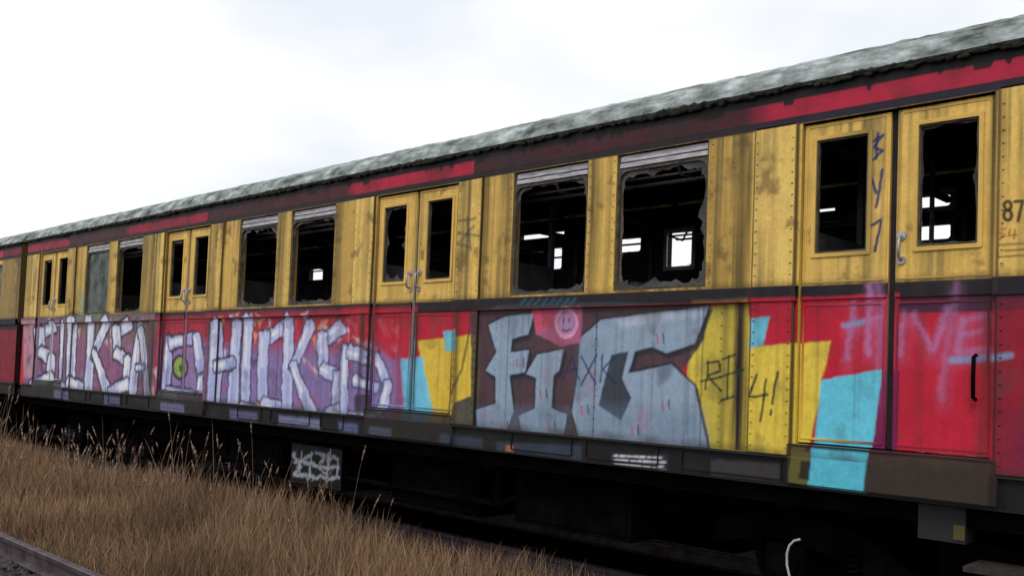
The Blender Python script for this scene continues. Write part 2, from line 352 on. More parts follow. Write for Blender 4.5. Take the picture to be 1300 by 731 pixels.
m_frame=noise_mat("rusty_window_frame",(.03,.024,.02),(.12,.10,.07),12,.8,.3)
m_chrome=noise_mat("worn_handle_metal",(.25,.25,.26),(.5,.5,.52),20,.4,.1,metal=.6)
m_hose=noise_mat("white_hose",(.30,.29,.31),(.5,.5,.52),12,.7,.1)
m_wood=noise_mat("weathered_sleeper_wood",(.018,.014,.013),(.045,.038,.034),6,.9,.5,stretch=(5,1,1))
m_railtop=noise_mat("rusty_rail",(.04,.028,.034),(.11,.085,.095),8,.5,.3,metal=.3)
m_curt=noise_mat("seat_vinyl",(.018,.017,.017),(.04,.036,.034),6,.7)
def glass_mat(name,col,tr):
    m,nt,b=mat_new(name); N=nt.nodes; K=nt.links
    b.inputs['Base Color'].default_value=(*col,1); b.inputs['Roughness'].default_value=.25
    t=N.new("ShaderNodeBsdfTransparent"); mx=N.new("ShaderNodeMixShader")
    n=N.new("ShaderNodeTexNoise"); n.inputs['Scale'].default_value=6; n.inputs['Detail'].default_value=6
    geo=N.new("ShaderNodeNewGeometry"); K.new(geo.outputs['Position'],n.inputs['Vector'])
    mr=N.new("ShaderNodeMapRange"); mr.inputs['From Min'].default_value=.35; mr.inputs['From Max'].default_value=.65; mr.inputs['To Min'].default_value=tr-.2; mr.inputs['To Max'].default_value=min(tr+.2,1)
    K.new(n.outputs['Fac'],mr.inputs['Value']); K.new(mr.outputs[0],mx.inputs[0])
    K.new(b.outputs[0],mx.inputs[1]); K.new(t.outputs[0],mx.inputs[2]); K.new(mx.outputs[0],N['Material Output'].inputs[0])
    return m
m_shard=glass_mat("dirty_broken_glass",(.10,.09,.09),.5)
m_pane=glass_mat("dusty_green_glass",(.07,.11,.09),.5)
# ------------------------------------------------------------------ mesh builder
WL={}
class MB:
    def __init__(s_): s_.v=[];s_.f=[];s_.c=[];s_.m=[];s_.sm=[];s_.n=0
    def add(s_,v,f,mat=0,col=None,smooth=False):
        v=np.asarray(v,float); 
        if col is None: col=sample(-v[:,0],v[:,2])
        else: col=np.broadcast_to(np.asarray(col,float),(len(v),3))
        f=[[i+s_.n for i in q] for q in f] if not isinstance(f,np.ndarray) else (f+s_.n).tolist()
        s_.v.append(v); s_.f+=f; s_.c.append(col); s_.m+=[mat]*len(f); s_.sm+=[smooth]*len(f); s_.n+=len(v)
    def grid(s_,t0,t1,z0,z1,y,mat=0,dens=1.0,dent=.004,col=None):
        tm=max((t0+t1)/2,0.5)
        dt=min((tm+5.6)**2/10335,.016)/dens; dz=(tm+5.6)/1329/dens
        nt=max(1,int(math.ceil((t1-t0)/dt))); nz=max(1,int(math.ceil((z1-z0)/dz)))
        ts=np.linspace(t0,t1,nt+1); zs=np.linspace(z0,z1,nz+1)
        Tg,Zg=np.meshgrid(ts,zs); Tg=Tg.ravel(); Zg=Zg.ravel()
        Y=y+sample(Tg,Zg,DENT)*dent*2
        v=np.stack([-Tg,Y,Zg],1)
        i=np.arange(nt)[None,:]+ (nt+1)*np.arange(nz)[:,None]; i=i.ravel()
        f=np.stack([i+1,i,i+nt+1,i+nt+2],1)
        s_.add(v,f,mat,col,True)
    def box(s_,x0,x1,y0,y1,z0,z1,mat=0,col=None):
        x0,x1=min(x0,x1),max(x0,x1)
        v=[(x,y,z) for z in (z0,z1) for y in (y0,y1) for x in (x0,x1)]
        f=[[0,2,3,1],[4,5,7,6],[0,1,5,4],[2,6,7,3],[0,4,6,2],[1,3,7,5]]
        s_.add(v,f,mat,col)
    def tube(s_,pts,r,n=8,mat=0,col=(.1,.1,.1)):
        pts=[Vector(p) for p in pts]; V=[]
        for i,p in enumerate(pts):
            d=(pts[min(i+1,len(pts)-1)]-pts[max(i-1,0)]).normalized()
            a=d.orthogonal().normalized() if i==0 else (a-d*a.dot(d)).normalized()
            b=d.cross(a)
            for k in range(n):
                w=2*math.pi*k/n; V.append(tuple(p+a*math.cos(w)*r+b*math.sin(w)*r))
        f=[]
        for i in range(len(pts)-1):
            for k in range(n):
                f.append([i*n+k,i*n+(k+1)%n,(i+1)*n+(k+1)%n,(i+1)*n+k])
        f.append(list(range(n))[::-1]); f.append([(len(pts)-1)*n+k for k in range(n)])
        s_.add(V,f,mat,col,True)
    def ring(s_,t0,t1,z0,z1,bw,r,y0,y1,mat=0,col=None,ro=.01):
        def rr(a0,a1,b0,b1,r):
            o=[]
            for (cx,cz,st) in [(a1-r,b1-r,0),(a0+r,b1-r,90),(a0+r,b0+r,180),(a1-r,b0+r,270)]:
                for k in range(6):
                    w=math.radians(st+90*k/5); o.append((cx+r*math.cos(w),cz+r*math.sin(w)))
            return o
        O=rr(t0,t1,z0,z1,ro); I=rr(t0+bw,t1-bw,z0+bw,z1-bw,r); n=len(O)
        v=[(-a,y0,b) for a,b in O]+[(-a,y0,b) for a,b in I]+[(-a,y1,b) for a,b in I]+[(-a,y1,b) for a,b in O]
        f=[]
        for k in range(n):
            j=(k+1)%n
            f+= [[k,j,n+j,n+k],[n+k,n+j,2*n+j,2*n+k],[2*n+k,2*n+j,3*n+j,3*n+k],[3*n+k,3*n+j,j,k]]
        s_.add(v,f,mat,col)
        return I
    def dome(s_,x,y,z,r,mat=0,col=None):
        v=[];n=7
        for (q,h) in ((1,0),(.75,.5)):
            for k in range(n):
                w=2*math.pi*k/n; v.append((x+r*q*math.cos(w),y-r*h,z+r*q*math.sin(w)))
        v.append((x,y-r*.72,z)); f=[]
        for k in range(n):
            j=(k+1)%n; f+=[[k,j,n+j,n+k],[n+k,n+j,2*n]]
        s_.add(v,f,mat,col,True)
    def lathe_y(s_,cx,cz,prof,mat=0,n=32,col=(.1,.1,.1)):
        v=[];f=[]
        for (y,r) in prof:
            for k in range(n):
                w=2*math.pi*k/n; v.append((cx+r*math.cos(w),y,cz+r*math.sin(w)))
        for i in range(len(prof)-1):
            for k in range(n):
                j=(k+1)%n; f.append([i*n+k,i*n+j,(i+1)*n+j,(i+1)*n+k])
        s_.add(v,f,mat,col)
    def done(s_,name,mats,parent=None,label=None):
        v=np.concatenate(s_.v); cols=np.concatenate(s_.c)
        ctr=(v.min(0)+v.max(0))/2
        me=bpy.data.meshes.new(name); me.from_pydata((v-ctr).tolist(),[],s_.f)
        for m in mats: me.materials.append(m)
        me.polygons.foreach_set('material_index',np.array(s_.m,dtype=np.int32))
        me.polygons.foreach_set('use_smooth',np.array(s_.sm,dtype=bool))
        at=me.color_attributes.new('paint','FLOAT_COLOR','POINT')
        at.data.foreach_set('color',np.concatenate([cols,np.ones((len(cols),1))],1).astype(np.float32).ravel())
        me.update()
        o=bpy.data.objects.new(name,me); sc.collection.objects.link(o)
        WL[o.name]=Vector(ctr); o.location=ctr
        if parent is not None: o.parent=parent; o.location=Vector(ctr)-WL[parent.name]
        if label: o['label']=label
        return o
def empty(name,loc,label,cat,group=None):
    o=bpy.data.objects.new(name,None); o.empty_display_size=.3; o.location=loc; sc.collection.objects.link(o); WL[o.name]=Vector(loc)
    o['label']=label; o['category']=cat
    if group: o['group']=group
    return o
# ------------------------------------------------------------------ RAILCAR
TE0,TE1=-1.05,16.22
car=empty("railcar",(-7.6,1.5,0),"derelict yellow and red commuter railcar covered in graffiti, windows smashed","train","derelict railcars coupled together")
def wall_cells(b,ta,tb,za,zb,ops,y,skipz=(),**kw):
    tsb=sorted(set([ta,tb]+[o[i] for o in ops for i in (0,1) if ta<o[i]<tb]))
    zsb=sorted(set([za,zb]+[o[i] for o in ops for i in (2,3) if za<o[i]<zb]))
    for i in range(len(tsb)-1):
        j=0
        while j<len(zsb)-1:
            def hole(j):
                mt=(tsb[i]+tsb[i+1])/2; mz=(zsb[j]+zsb[j+1])/2
                return any(o[0]<mt<o[1] and o[2]<mz<o[3] for o in ops)
            if hole(j): j+=1; continue
            k=j
            while k<len(zsb)-1 and not hole(k): k+=1
            b.grid(tsb[i],tsb[i+1],zsb[j],zsb[k],y,**kw); j=k
doors=[(cd-.56,cd+.56,ZD,ZTOP) for cd in DOORC]
wins=[]
for cd in DOORC[:3]:
    wins+=[(cd+1.235,cd+2.015,2.37,ZTOP),(cd+2.285,cd+3.065,2.37,ZTOP)]
cabwin=(-.15,.55,2.45,3.3)
ops=doors+wins+[cabwin]
b=MB()
wall_cells(b,TE0,TE1,ZB,ZEAVE,ops,0.0)
for (a0,a1,z0,z1) in ops:
    b.box(-(a0-.02),-(a0),.006,.09,z0,z1,0); b.box(-(a1),-(a1+.02),.006,.09,z0,z1,0)
    b.box(-(a1),-(a0),.006,.09,z1,z1+.02,0,(.03,.025,.02))
    if z0>2: b.box(-(a1),-(a0),.006,.09,z0-.02,z0,0,(.05,.04,.03))
for k,cd in enumerate(DOORC):
    for sg in (-1,1):
        a0,a1=sorted((cd+sg*.585,cd+sg*.88))
        y=-.022
        for (z0,z1) in ((ZB+.004,ZBELT0-.002),(ZBELT1+.002,ZTOP+.012)):
            b.grid(a0,a1,z0,min(z1,ZTOP-.001) if z1>3 else z1,y)
            b.box(-a0+.0,-a0-.004,y+.001,.004,z0,z1,0,sample([a0],[ (z0+z1)/2])[0]*.7); b.box(-a1+.004,-a1,y+.001,.004,z0,z1,0,sample([a1],[(z0+z1)/2])[0]*.7)
            b.box(-a1,-a0,y+.001,.004,z1-.003,z1,0); b.box(-a1,-a0,y+.001,.004,z0,z0+.003,0)
        for t in (a0+.025,a1-.025):
            for z in np.arange(ZB+.05,ZTOP-.03,.072):
                if ZBELT0-.02<z<ZBELT1+.02: continue
                b.dome(-t,y,z,.0085,0,sample([t],[z])[0]*.75)
    if k<3:
        for t in (cd+1.205,cd+2.04,cd+2.262,cd+3.09):
            for z in np.arange(ZBELT1+.05,ZTOP-.02,.085): b.dome(-t,.0,z,.008,0,sample([t],[z])[0]*.75)
        for t in (cd+1.1,cd+2.155,cd+3.2):
            for z in np.arange(ZB+.05,ZBELT0-.02,.085): b.dome(-t,.0,z,.008,0,sample([t],[z])[0]*.75)
wall=b.done("side_wall",[m_paint],car,"yellow over red riveted steel side covered in graffiti")
b=MB()
edges=[TE0]+[x for cd in DOORC for x in (cd-.565,cd+.565)]+[TE1]
for i in range(0,len(edges),2):
    a0,a1=edges[i],edges[i+1]
    b.grid(a0,a1,ZBELT0+.004,ZBELT1-.004,-.034,dent=.002)
    b.box(-a1,-a0,-.033,.004,ZBELT0,ZBELT0+.004,0); b.box(-a1,-a0,-.033,.004,ZBELT1-.004,ZBELT1,0)
b.done("belt_rail",[m_paint],car,"dirty dark rail along the waist")
b=MB()
b.box(-TE1,-TE0,-.03,.02,3.60,3.625,0)
for i in range(1100):
    t=TE0+(TE1-TE0)*random.random()**1.3; r=random.uniform(.006,.017); z=3.604+random.uniform(-.016,.016)
    if math.sin(t*2.3)+math.sin(t*5.1+1)>.9: r*=1.5
    v=[];n=6
    for (h,q) in ((-1,.1),(-.4,.9),(.4,.8),(1,.1)):
        for k in range(n):
            w=2*math.pi*k/n; v.append((-t+r*2.2*q*math.cos(w)*random.uniform(.6,1.3),-.03+r*.7*q*math.sin(w),z+r*.9*h))
    f=[[a*n+k,a*n+(k+1)%n,(a+1)*n+(k+1)%n,(a+1)*n+k] for a in range(3) for k in range(n)]
    b.add(v,f,0,(.1,.1,.1),True)
b.done("rain_gutter",[m_moss],car,"moss-clogged dark rain gutter")
b=MB()
b.grid(TE0,TE1,1.115,ZB-.016,.018)
b.box(-TE1,-TE0,.02,.10,1.10,1.114,0,(.012,.010,.01)); b.box(-TE1,-TE0,-.014,.03,ZB-.016,ZB-.001,0,L(44,40,42))
for t in np.arange(TE0+.1,TE1,.155): b.dome(-t,.018,1.262,.008,0,sample([t],[1.262])[0]*.8); b.dome(-t,.018,1.135,.008,0,sample([t],[1.135])[0]*.8)
t=TE0+.1
while t<TE1-1:   # small rectangular covers along the sole bar
    w=random.uniform(.35,.75)
    if not any(abs(t+w/2-cd)<.6+w/2 for cd in DOORC):
        b.ring(t,t+w,1.135,1.268,.008,.008,.008,.019,0,L(24,22,24))
    t+=w+random.uniform(.04,.2)
for cd in DOORC:
    b.grid(cd-.6,cd+.6,1.13,ZD-.012,-.016); b.box(-(cd+.6),-(cd-.6),-.014,.016,1.126,1.13,0)
    b.box(-(cd-.6)-.004,-(cd-.6),-.014,.016,1.13,ZD-.012,0); b.box(-(cd+.6),-(cd+.6)+.004,-.014,.016,1.13,ZD-.012,0)
    b.box(-(cd+.6),-(cd-.6),-.024,.016,ZD-.012,ZD-.002,0,L(50,44,42))
b.done("sole_bar",[m_paint],car,"grimy sole bar with stencilled label")
prof=[(-.02,3.625),(.0,3.665),(.035,3.725),(.09,3.78),(.18,3.83),(.33,3.875),(.6,3.92),(1.0,3.955),(1.5,3.97)]
prof=prof+[(3.0-y,z) for y,z in prof[-2::-1]]
b=MB(); nx=int((TE1-TE0)/.05)
xs=np.linspace(-TE1-.03,-TE0+.03,nx+1); V=[]
for x in xs:
    rib=.006 if abs((x*1.0)%1.1)<.05 else 0
    for (y,z) in prof:
        V.append((x,y,z+rib+.004*math.sin(x*3.1+y*5)*math.sin(x*1.3)+random.uniform(-.003,.004)*(1 if y>.01 and y<2.99 else 0)))
n=len(prof); Fc=[[i*n+k,(i+1)*n+k,(i+1)*n+k+1,i*n+k+1] for i in range(nx) for k in range(n-1)]
b.add(V,Fc,0,(.3,.3,.3),True)
for xe in (xs[0],xs[-1]): b.add([(xe,y,z) for y,z in prof],[list(range(n))],0,(.3,.3,.3))
roof=b.done("roof",[m_roof],car,"arched grey roof mottled with lichen and moss")
b=MB()
b.box(-TE1,-TE0,.08,2.92,1.14,1.20,0); 
b.box(-TE1+.02,-TE0-.02,.1,2.9,3.64,3.66,0)
wall_cells(b,TE0+.02,TE1-.02,1.20,3.64,ops,.095,mat=0,dens=.12,col=(.1,.1,.1),dent=0)
for t in np.arange(0,16,.8): b.box(-t-.02,-t+.02,.1,2.9,3.60,3.64,0)
b.done("interior_shell",[m_dark],car,"dark interior lining")
FY=2.92; far=[]
for (x0,y0,x1,y1) in [(847,292,881,340),(784,300,816,322),(697,313,716,343),(1166,245,1209,266),(1163,283,1209,307),(1032,262,1060,270),(392,340,410,356),(362,322,376,345)]:
    a=P(x0,y1,FY); c2=P(x1,y0,FY); far.append((min(a[0],c2[0]),max(a[0],c2[0]),min(a[1],c2[1]),max(a[1],c2[1])))
far.append((*sorted((P(660,300,FY)[0],P(716,300,FY)[0])),P(690,302,FY)[1],P(690,295,FY)[1]))
far+= [(13.2,13.9,2.5,3.1),(0.2,.9,2.5,3.1)]
def shards(I,y,jag,seed,mat,rev=False):
    r=random.Random(seed); b=MB()
    cx=sum(p[0] for p in I)/len(I); cz=sum(p[1] for p in I)/len(I)
    pts=[]
    for i in range(len(I)):
        a=I[i]; c2=I[(i+1)%len(I)]; d=math.hypot(c2[0]-a[0],c2[1]-a[1]); m=max(1,int(d/.05))
        for k in range(m): pts.append((a[0]+(c2[0]-a[0])*k/m,a[1]+(c2[1]-a[1])*k/m))
    inn=[]; ph=r.random()*6
    for n_,(t,z) in enumerate(pts):
        corner=abs(t-cx)/(abs(I[0][0]-cx)+.06)*abs(z-cz)/(abs(I[0][1]-cz)+.06)
        h=jag*(.15+.5*max(0,math.sin(n_*.33+ph))+r.random()**4*.9+max(0,corner-.5)*2.4); dx,dz=cx-t,cz-z; l=math.hypot(dx,dz)
        inn.append((t+dx/l*h,z+dz/l*h))
    n=len(pts); v=[(-t,y,z) for t,z in pts]+[(-t,y,z) for t,z in inn]
    b.add(v,[[k,(k+1)%n,n+(k+1)%n,n+k] for k in range(n)],0,(.1,.1,.1))
    return b
b=MB()
wall_cells(b,TE0,TE1,ZB,ZEAVE,far,FY,mat=1,dens=.1,col=(.1,.1,.1),dent=0)
wall_cells(b,TE0,TE1,ZB,2.3,[],3.0,mat=0,dens=.1,col=RED,dent=0)
wall_cells(b,TE0,TE1,2.3,ZEAVE+.02,far,3.0,mat=0,dens=.1,col=YEL,dent=0)
for (a0,a1,z0,z1) in far:
    b.box(-a0,-a0+.015,FY+.003,2.997,z0,z1,1); b.box(-a1-.015,-a1,FY+.003,2.997,z0,z1,1); b.box(-a1,-a0,FY+.003,2.997,z0-.015,z0,1)
fw=b.done("side_wall",[m_paint,m_dark],car,"yellow and red far side, windows mostly boarded")
for i,(a0,a1,z0,z1) in enumerate(far[:5]):
    b=MB(); b.ring(a0-.035,a1+.035,z0-.035,z1+.035,.04,.03,FY-.03,FY-.004,0,(.1,.1,.1))
    if i in (1,2): zm=(z0*.45+z1*.55); b.box(-a1,-a0,FY+.01,FY+.03,zm-.010,zm+.010)
    b.done("window_frame",[m_alu if i in (0,3) else m_board],fw)
    if i<3: shards([(a1,z1),(a0,z1),(a0,z0),(a1,z0)],FY+.04,.03,50+i,m_shard).done("broken_glass",[m_shard],fw)
for cd in DOORC:
    for (o0,o1) in ((1.25,2.0),(2.3,3.05),(-.5,-.06),(.06,.5)):
        a0,a1=cd+o0,cd+o1
        if a1>TE1: continue
        b=MB(); b.ring(a0-.05,a1+.05,2.36,3.34,.045,.05,FY-.022,FY-.004,0,(.1,.1,.1),.03)
        b.tube([(-a0,FY-.05,2.9+.1*math.sin(a0)),(-a1,FY-.05,2.9+.1*math.sin(a0))],.008,6)
        b.done("window_frame",[m_board],fw)
for xe,sg in ((-TE0,1),(-TE1,-1)):
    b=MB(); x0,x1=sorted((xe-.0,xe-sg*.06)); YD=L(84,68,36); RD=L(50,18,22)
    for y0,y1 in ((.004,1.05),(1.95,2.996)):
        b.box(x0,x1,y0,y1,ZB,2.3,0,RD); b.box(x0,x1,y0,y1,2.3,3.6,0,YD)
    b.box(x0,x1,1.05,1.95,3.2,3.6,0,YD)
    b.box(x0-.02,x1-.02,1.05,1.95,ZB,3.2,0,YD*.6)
    b.box(xe-.02 if sg>0 else xe-.2,xe+.2 if sg>0 else xe+.02,1.35,1.65,.95,1.2,0,(.01,.01,.01))
    b.done("end_wall",[m_paint],car,"car end with gangway door and coupler")
for k,cd in enumerate(DOORC[:3]):
    for t in (cd+.66,cd+3.63):
        b=MB(); b.box(-t-.02,-t+.02,.1,1.15,1.24,2.75); b.box(-t-.02,-t+.02,1.85,2.9,1.24,2.75); b.box(-t-.02,-t+.02,1.1,1.15,2.75,3.6); b.box(-t-.02,-t+.02,1.85,1.9,2.75,3.6); b.box(-t-.02,-t+.02,.1,2.9,3.35,3.4)
        b.done("partition",[m_board],car,"brown vestibule partition")
    for t in (cd+.75,cd+1.95,cd+2.36,cd+3.52):
        for (y0,y1) in ((.12,1.1),(1.9,2.88)):
            b=MB(); sg=1 if t in (cd+.75,cd+2.36) else -1
            b.box(-t,-t-sg*.42,y0,y1,1.62,1.72); b.box(-t,-t-sg*.08,y0,y1,1.72,2.44); b.box(-t-sg*.05,-t-sg*.36,y0+.1,y1-.1,1.24,1.62)
            b.done("bench_seat",[m_curt],car)
    for ys in (1,-1):
        b=MB(); Y=lambda q: q if ys==1 else 3.0-q
        for yy,zz in ((.18,3.22),(.30,3.2),(.42,3.22)): b.tube([(-(cd+1.0),Y(yy),zz),(-(cd+3.3),Y(yy),zz)],.010)
        for t in np.arange(cd+1.0,cd+3.31,.575): b.tube([(-t,Y(.11),3.3),(-t,Y(.18),3.21),(-t,Y(.44),3.22)],.011)
        b.done("luggage_rack",[m_chrome],car)
    b=MB(); b.tube([(-(cd+.3),1.5,1.24),(-(cd+.3),1.5,3.6)],.018); b.done("grab_pole",[m_chrome],car)
    for t in (cd+1.4,cd+2.35):
        b=MB(); b.box(-(t+.4),-t,.62,.70,3.36,3.39); b.done("lamp_housing",[m_alu],car)
# ---------------- windows
for i,(a0,a1,z0,z1) in enumerate(wins):
    b=MB()
    I=b.ring(a0+.002,a1-.002,z0+.002,3.262,.018,.07,.012,.05,0,(.1,.1,.1))
    b.box(-a0-.002,-a0-.016,.012,.05,3.262,ZTOP-.003); b.box(-a1+.016,-a1+.002,.012,.05,3.262,ZTOP-.003)
    w=b.done("window",[m_frame],car,"rusty frame of a smashed saloon window")
    b=MB(); b.box(-a1+.018,-a0-.018,.016,.04,3.274,3.306); b.box(-a1+.018,-a0-.018,.022,.04,3.318,3.360)
    b.done("vent_sash",[m_alu],w)
    if i==5:
        b=MB(); v=[(-t,.03,z) for t,z in I]; b.add(v,[list(range(len(v)))],0,(.1,.1,.1)); b.done("window_pane",[m_pane],w,"intact pane with greenish dust")
    else:
        shards(I,.03,.05 if i in(0,3) else .028,i,m_shard).done("broken_glass",[m_shard],w)
b=MB(); I=b.ring(cabwin[0],cabwin[1],cabwin[2],cabwin[3],.04,.06,.01,.06,0,(.1,.1,.1)); w=b.done("window",[m_frame],car)
b=MB(); b.add([(-t,.03,z) for t,z in I],[list(range(len(I)))],0,(.1,.1,.1)); b.done("window_pane",[m_pane],w)
# ---------------- doors
for k,cd in enumerate(DOORC):
    for sg in (1,-1):
        a0,a1=sorted((cd+sg*(.026 if sg<0 else .016),cd+sg*.553)); w0,w1=sorted((cd+sg*.145,cd+sg*.475))
        b=MB(); y=.028; z0,z1=ZD+.010,ZTOP-.012
        wall_cells(b,a0,a1,z0,z1,[(w0,w1,2.545,3.255)],y,dent=.003)
        b.box(-a0,-a0-.004,y+.001,y+.035,z0,z1,0); b.box(-a1+.004,-a1,y+.001,y+.035,z0,z1,0)
        wall_cells(b,a0+.005,a1-.005,z0,z1,[(w0,w1,2.545,3.255)],y+.035,mat=1,dens=.2,dent=0,col=(.1,.1,.1))
        b.ring(w0-.022,w1+.022,2.523,3.277,.024,.008,y-.010,y+.002,0)
        b.grid(a0+.004,a1-.004,ZBELT0+.01,ZBELT1-.01,y-.014,dent=0); b.box(-a1+.004,-a0-.004,y-.013,y-.001,ZBELT1-.012,ZBELT1-.008,0); b.box(-a1+.004,-a0-.004,y-.013,y-.001,ZBELT0+.008,ZBELT0+.012,0)
        b.ring(a0+.012,a1-.012,z0+.02,ZBELT0-.02,.012,.02,y-.005,y+.002,0)
        b.ring(a0+.012,a1-.012,ZBELT1+.015,z1-.01,.010,.02,y-.004,y+.002,0)
        dr=b.done("door",[m_paint,m_dark],car,"sliding door leaf, yellow over red")
        b=MB(); I=b.ring(w0,w1,2.545,3.255,.014,.006,y+.002,y+.03,0,(.1,.1,.1)); b.done("window_frame",[m_frame],dr)
        if (k,sg) in ((1,1),(2,1),(3,1),(0,-1)):
            shards(I,y+.018,.055 if (k,sg)==(1,1) else .02,k*7+sg,m_shard).done("broken_glass",[m_shard],dr)
        if sg==-1 or k>0:
            hx=-(cd+sg*.06); b=MB()
            b.tube([(hx,y-.002,2.62),(hx,y-.045,2.605),(hx,y-.052,2.55),(hx,y-.045,2.49),(hx,y-.002,2.475)],.009)
            b.lathe_y(hx,2.62,[(y-.012,.001),(y-.012,.026),(y,.028)],0,14); b.lathe_y(hx,2.475,[(y-.012,.001),(y-.012,.024),(y,.026)],0,14)
            b.done("door_handle",[m_chrome],dr)
    b=MB(); b.box(-(cd+.014),-(cd-.022),.052,.09,ZD+.01,ZTOP-.01); b.done("door_seal",[m_rub],car)
b=MB(); hx=-P(1238,480)[0]; b.tube([(hx,.01,1.93),(hx,-.03,1.92),(hx,-.035,1.8),(hx,-.03,1.70),(hx,.01,1.69)],.011); b.done("grab_handle",[m_under],car)
# ---------------- underframe
b=MB()
for y0 in (.12,2.78): b.box(-TE1,-TE0,y0,y0+.1,.98,1.12)
b.box(-15.8,.6,1.2,1.8,.55,1.12)  # deep centre beam, added to block the lit ground behind
for t in np.arange(TE0+.3,TE1,.9): b.box(-t-.05,-t+.05,.15,2.85,.95,1.12)
for y0 in (.35,2.6):
    b.tube([(-4.6,y0,1.0),(-5.6,y0,.62),(-10.2,y0,.62),(-11.2,y0,1.0)],.03)
    for t in (5.6,10.2): b.box(-t-.04,-t+.04,y0-.03,y0+.03,.62,1.0)
b.tube([(-3.2,.6,.78),(-12.5,.6,.74)],.025); b.tube([(-3.0,.3,.93),(-12.7,.3,.92)],.02)
b.done("underframe",[m_under],car,"underframe beams and pipes with shade put into the colour")
def equip(t0,t1,y0,y1,z0,z1,label=None,mat=None,paintbox=False):
    b=MB(); b.box(-t1,-t0,y0,y1,z0,z1,1)
    b.box(-t1-.015,-t0+.015,y0-.015,y1+.015,z1,z1+.02,1)
    for t in (t0+.08,t1-.08): b.box(-t-.02,-t+.02,y0+.05,y1-.05,z1+.02,1.14,1)
    if paintbox: b.grid(t0+.01,t1-.01,z0+.01,z1-.01,y0-.004,mat=0,dent=0)
    else:
        b.box(-t1+.04,-t0-.04,y0-.012,y0-.001,z0+.04,z1-.04,1); b.box(-(t0+t1)/2-.03,-(t0+t1)/2+.03,y0-.03,y0-.012,(z0+z1)/2-.02,(z0+z1)/2+.02,1)
    b.done("equipment_box",[m_paint,mat or m_under],car,label)
equip(4.2,5.4,.35,1.15,.50,.92); equip(5.9,7.1,.4,1.15,.46,.9); equip(9.0,10.1,.35,1.15,.5,.92); equip(10.5,11.4,.4,1.1,.52,.9)
equip(4.2,6.2,1.9,2.7,.25,.9); equip(6.5,8.8,1.9,2.7,.25,.9); equip(9.0,11.4,1.9,2.7,.25,.9)  # far-side boxes added to keep the view under the car dark
b=MB()
b.lathe_y(-3.9,.7,[(1.0,.001),(1.0,.2),(1.9,.2),(1.9,.001)]); b.done("air_tank",[m_under],car)
for cb in (1.75,13.45):
    b=MB()
    for yy in (.42,2.48):
        pr=[(-1.75,.62),(-1.75,.78),(-1.3,.92),(-.7,.80),(-.4,.62),(.4,.62),(.7,.80),(1.3,.92),(1.75,.78),(1.75,.62),(1.3,.72),(.8,.62),(.45,.44),(-.45,.44),(-.8,.62),(-1.3,.72)]
        v=[(-cb+x,yy,z) for x,z in pr]+[(-cb+x,yy+.1,z) for x,z in pr]; n=len(pr)
        quad=[[i,(i+1)%n,n+(i+1)%n,n+i] for i in range(n)]
        b.add(v,quad,0,(.1,.1,.1))
        fr=[[0,1,15],[1,2,15],[2,3,14,15],[3,4,13,14],[4,5,12,13],[5,6,11,12],[6,7,10,11],[7,8,10],[8,9,10]]
        b.add(v,fr+[[n+i for i in q][::-1] for q in fr],0,(.1,.1,.1))
        for dx in (-1.2,1.2):
            b.box(-cb+dx-.14,-cb+dx+.14,yy-.06,yy+.16,.40,.68)
            b.lathe_y(-cb+dx,.55,[(yy-.09,.001),(yy-.09,.09),(yy-.05,.1)],0,16)
        for lf in range(6): b.box(-cb-.45+lf*.05,-cb+.45-lf*.05,yy-.03,yy+.12,.50+lf*.018,.515+lf*.018)
        for dx in (-.75,.75):
            b.tube([(-cb+dx+.03*math.cos(a),yy-.03+.03*math.sin(a),.55+a*.006) for a in np.linspace(0,30,60)],.012,5)
    b.box(-cb-.25,-cb+.25,.45,2.55,.62,.85)
    bg=b.done("bogie",[m_under],car,"black four-wheel bogie with leaf springs")
    for dx in (-1.2,1.2):
        for yy,sg in ((.74,1),(2.26,-1)):
            b=MB(); pf=[(0,.001),(0,.1),(.03,.11),(.03,.36),(-.01,.38),(-.01,.43),(.11,.445),(.11,.475),(.14,.475),(.14,.1),(.14,.001)]
            b.lathe_y(-cb+dx,.17+.43,[(yy+sg*p[0],p[1]) for p in pf],0,36); b.done("wheel",[m_wheel],bg)
        b=MB(); b.lathe_y(-cb+dx,.6,[(.8,.07),(2.2,.07)],0,16); b.done("axle",[m_under],bg)
hp=[P(x,y,.2) for x,y in [(1016,684),(1008,686),(1002,692),(999,702),(999,716),(1002,730),(1008,742)]]
b=MB(); b.tube([(-t,.2,z) for t,z in hp],.008); b.done("brake_hose",[m_hose],car,"pale dangling brake hose")
a=P(1165,682,.1); c2=P(1226,645,.1)
b=MB(); b.box(-a[0],-c2[0],.1,.25,a[1],c2[1],0,L(42,40,42)); b.box(-c2[0]-.06,-c2[0]-.0,.09,.1,a[1]+.02,a[1]+.1,0,L(84,76,40)); b.box(-a[0]+.05,-a[0]+.07,.12,.2,c2[1],1.12,0,(.02,.02,.02))
b.done("junction_box",[m_paint],car,"small grey junction box")
a=P(1230,715,.1); c2=P(1300,735,.1)
b=MB(); b.box(-a[0],-c2[0]+.3,.0,.3,a[1]-.03,a[1]); b.done("step_board",[m_wood],car)
a=P(368,612,.3); c2=P(436,568,.3)
bt0,bt1=sorted((a[0],c2[0])); bz0,bz1=sorted((a[1],c2[1]))
rect(bt0-.05,bt1+.05,bz0-.05,bz1+.02,L(14,13,16))
for q in [[(372,575),(380,592),(374,602)],[(384,572),(380,600)],[(384,584),(398,578)],[(396,574),(394,604)],[(402,575),(414,580),(402,592),(414,600)],[(418,578),(416,606)],[(418,580),(430,582),(428,604)],[(376,602),(432,608)],[(374,586),(430,594)]]:
    stroke(q,.034,L(160,168,182),.9,plane=.3,wob=.08,soft=.02)
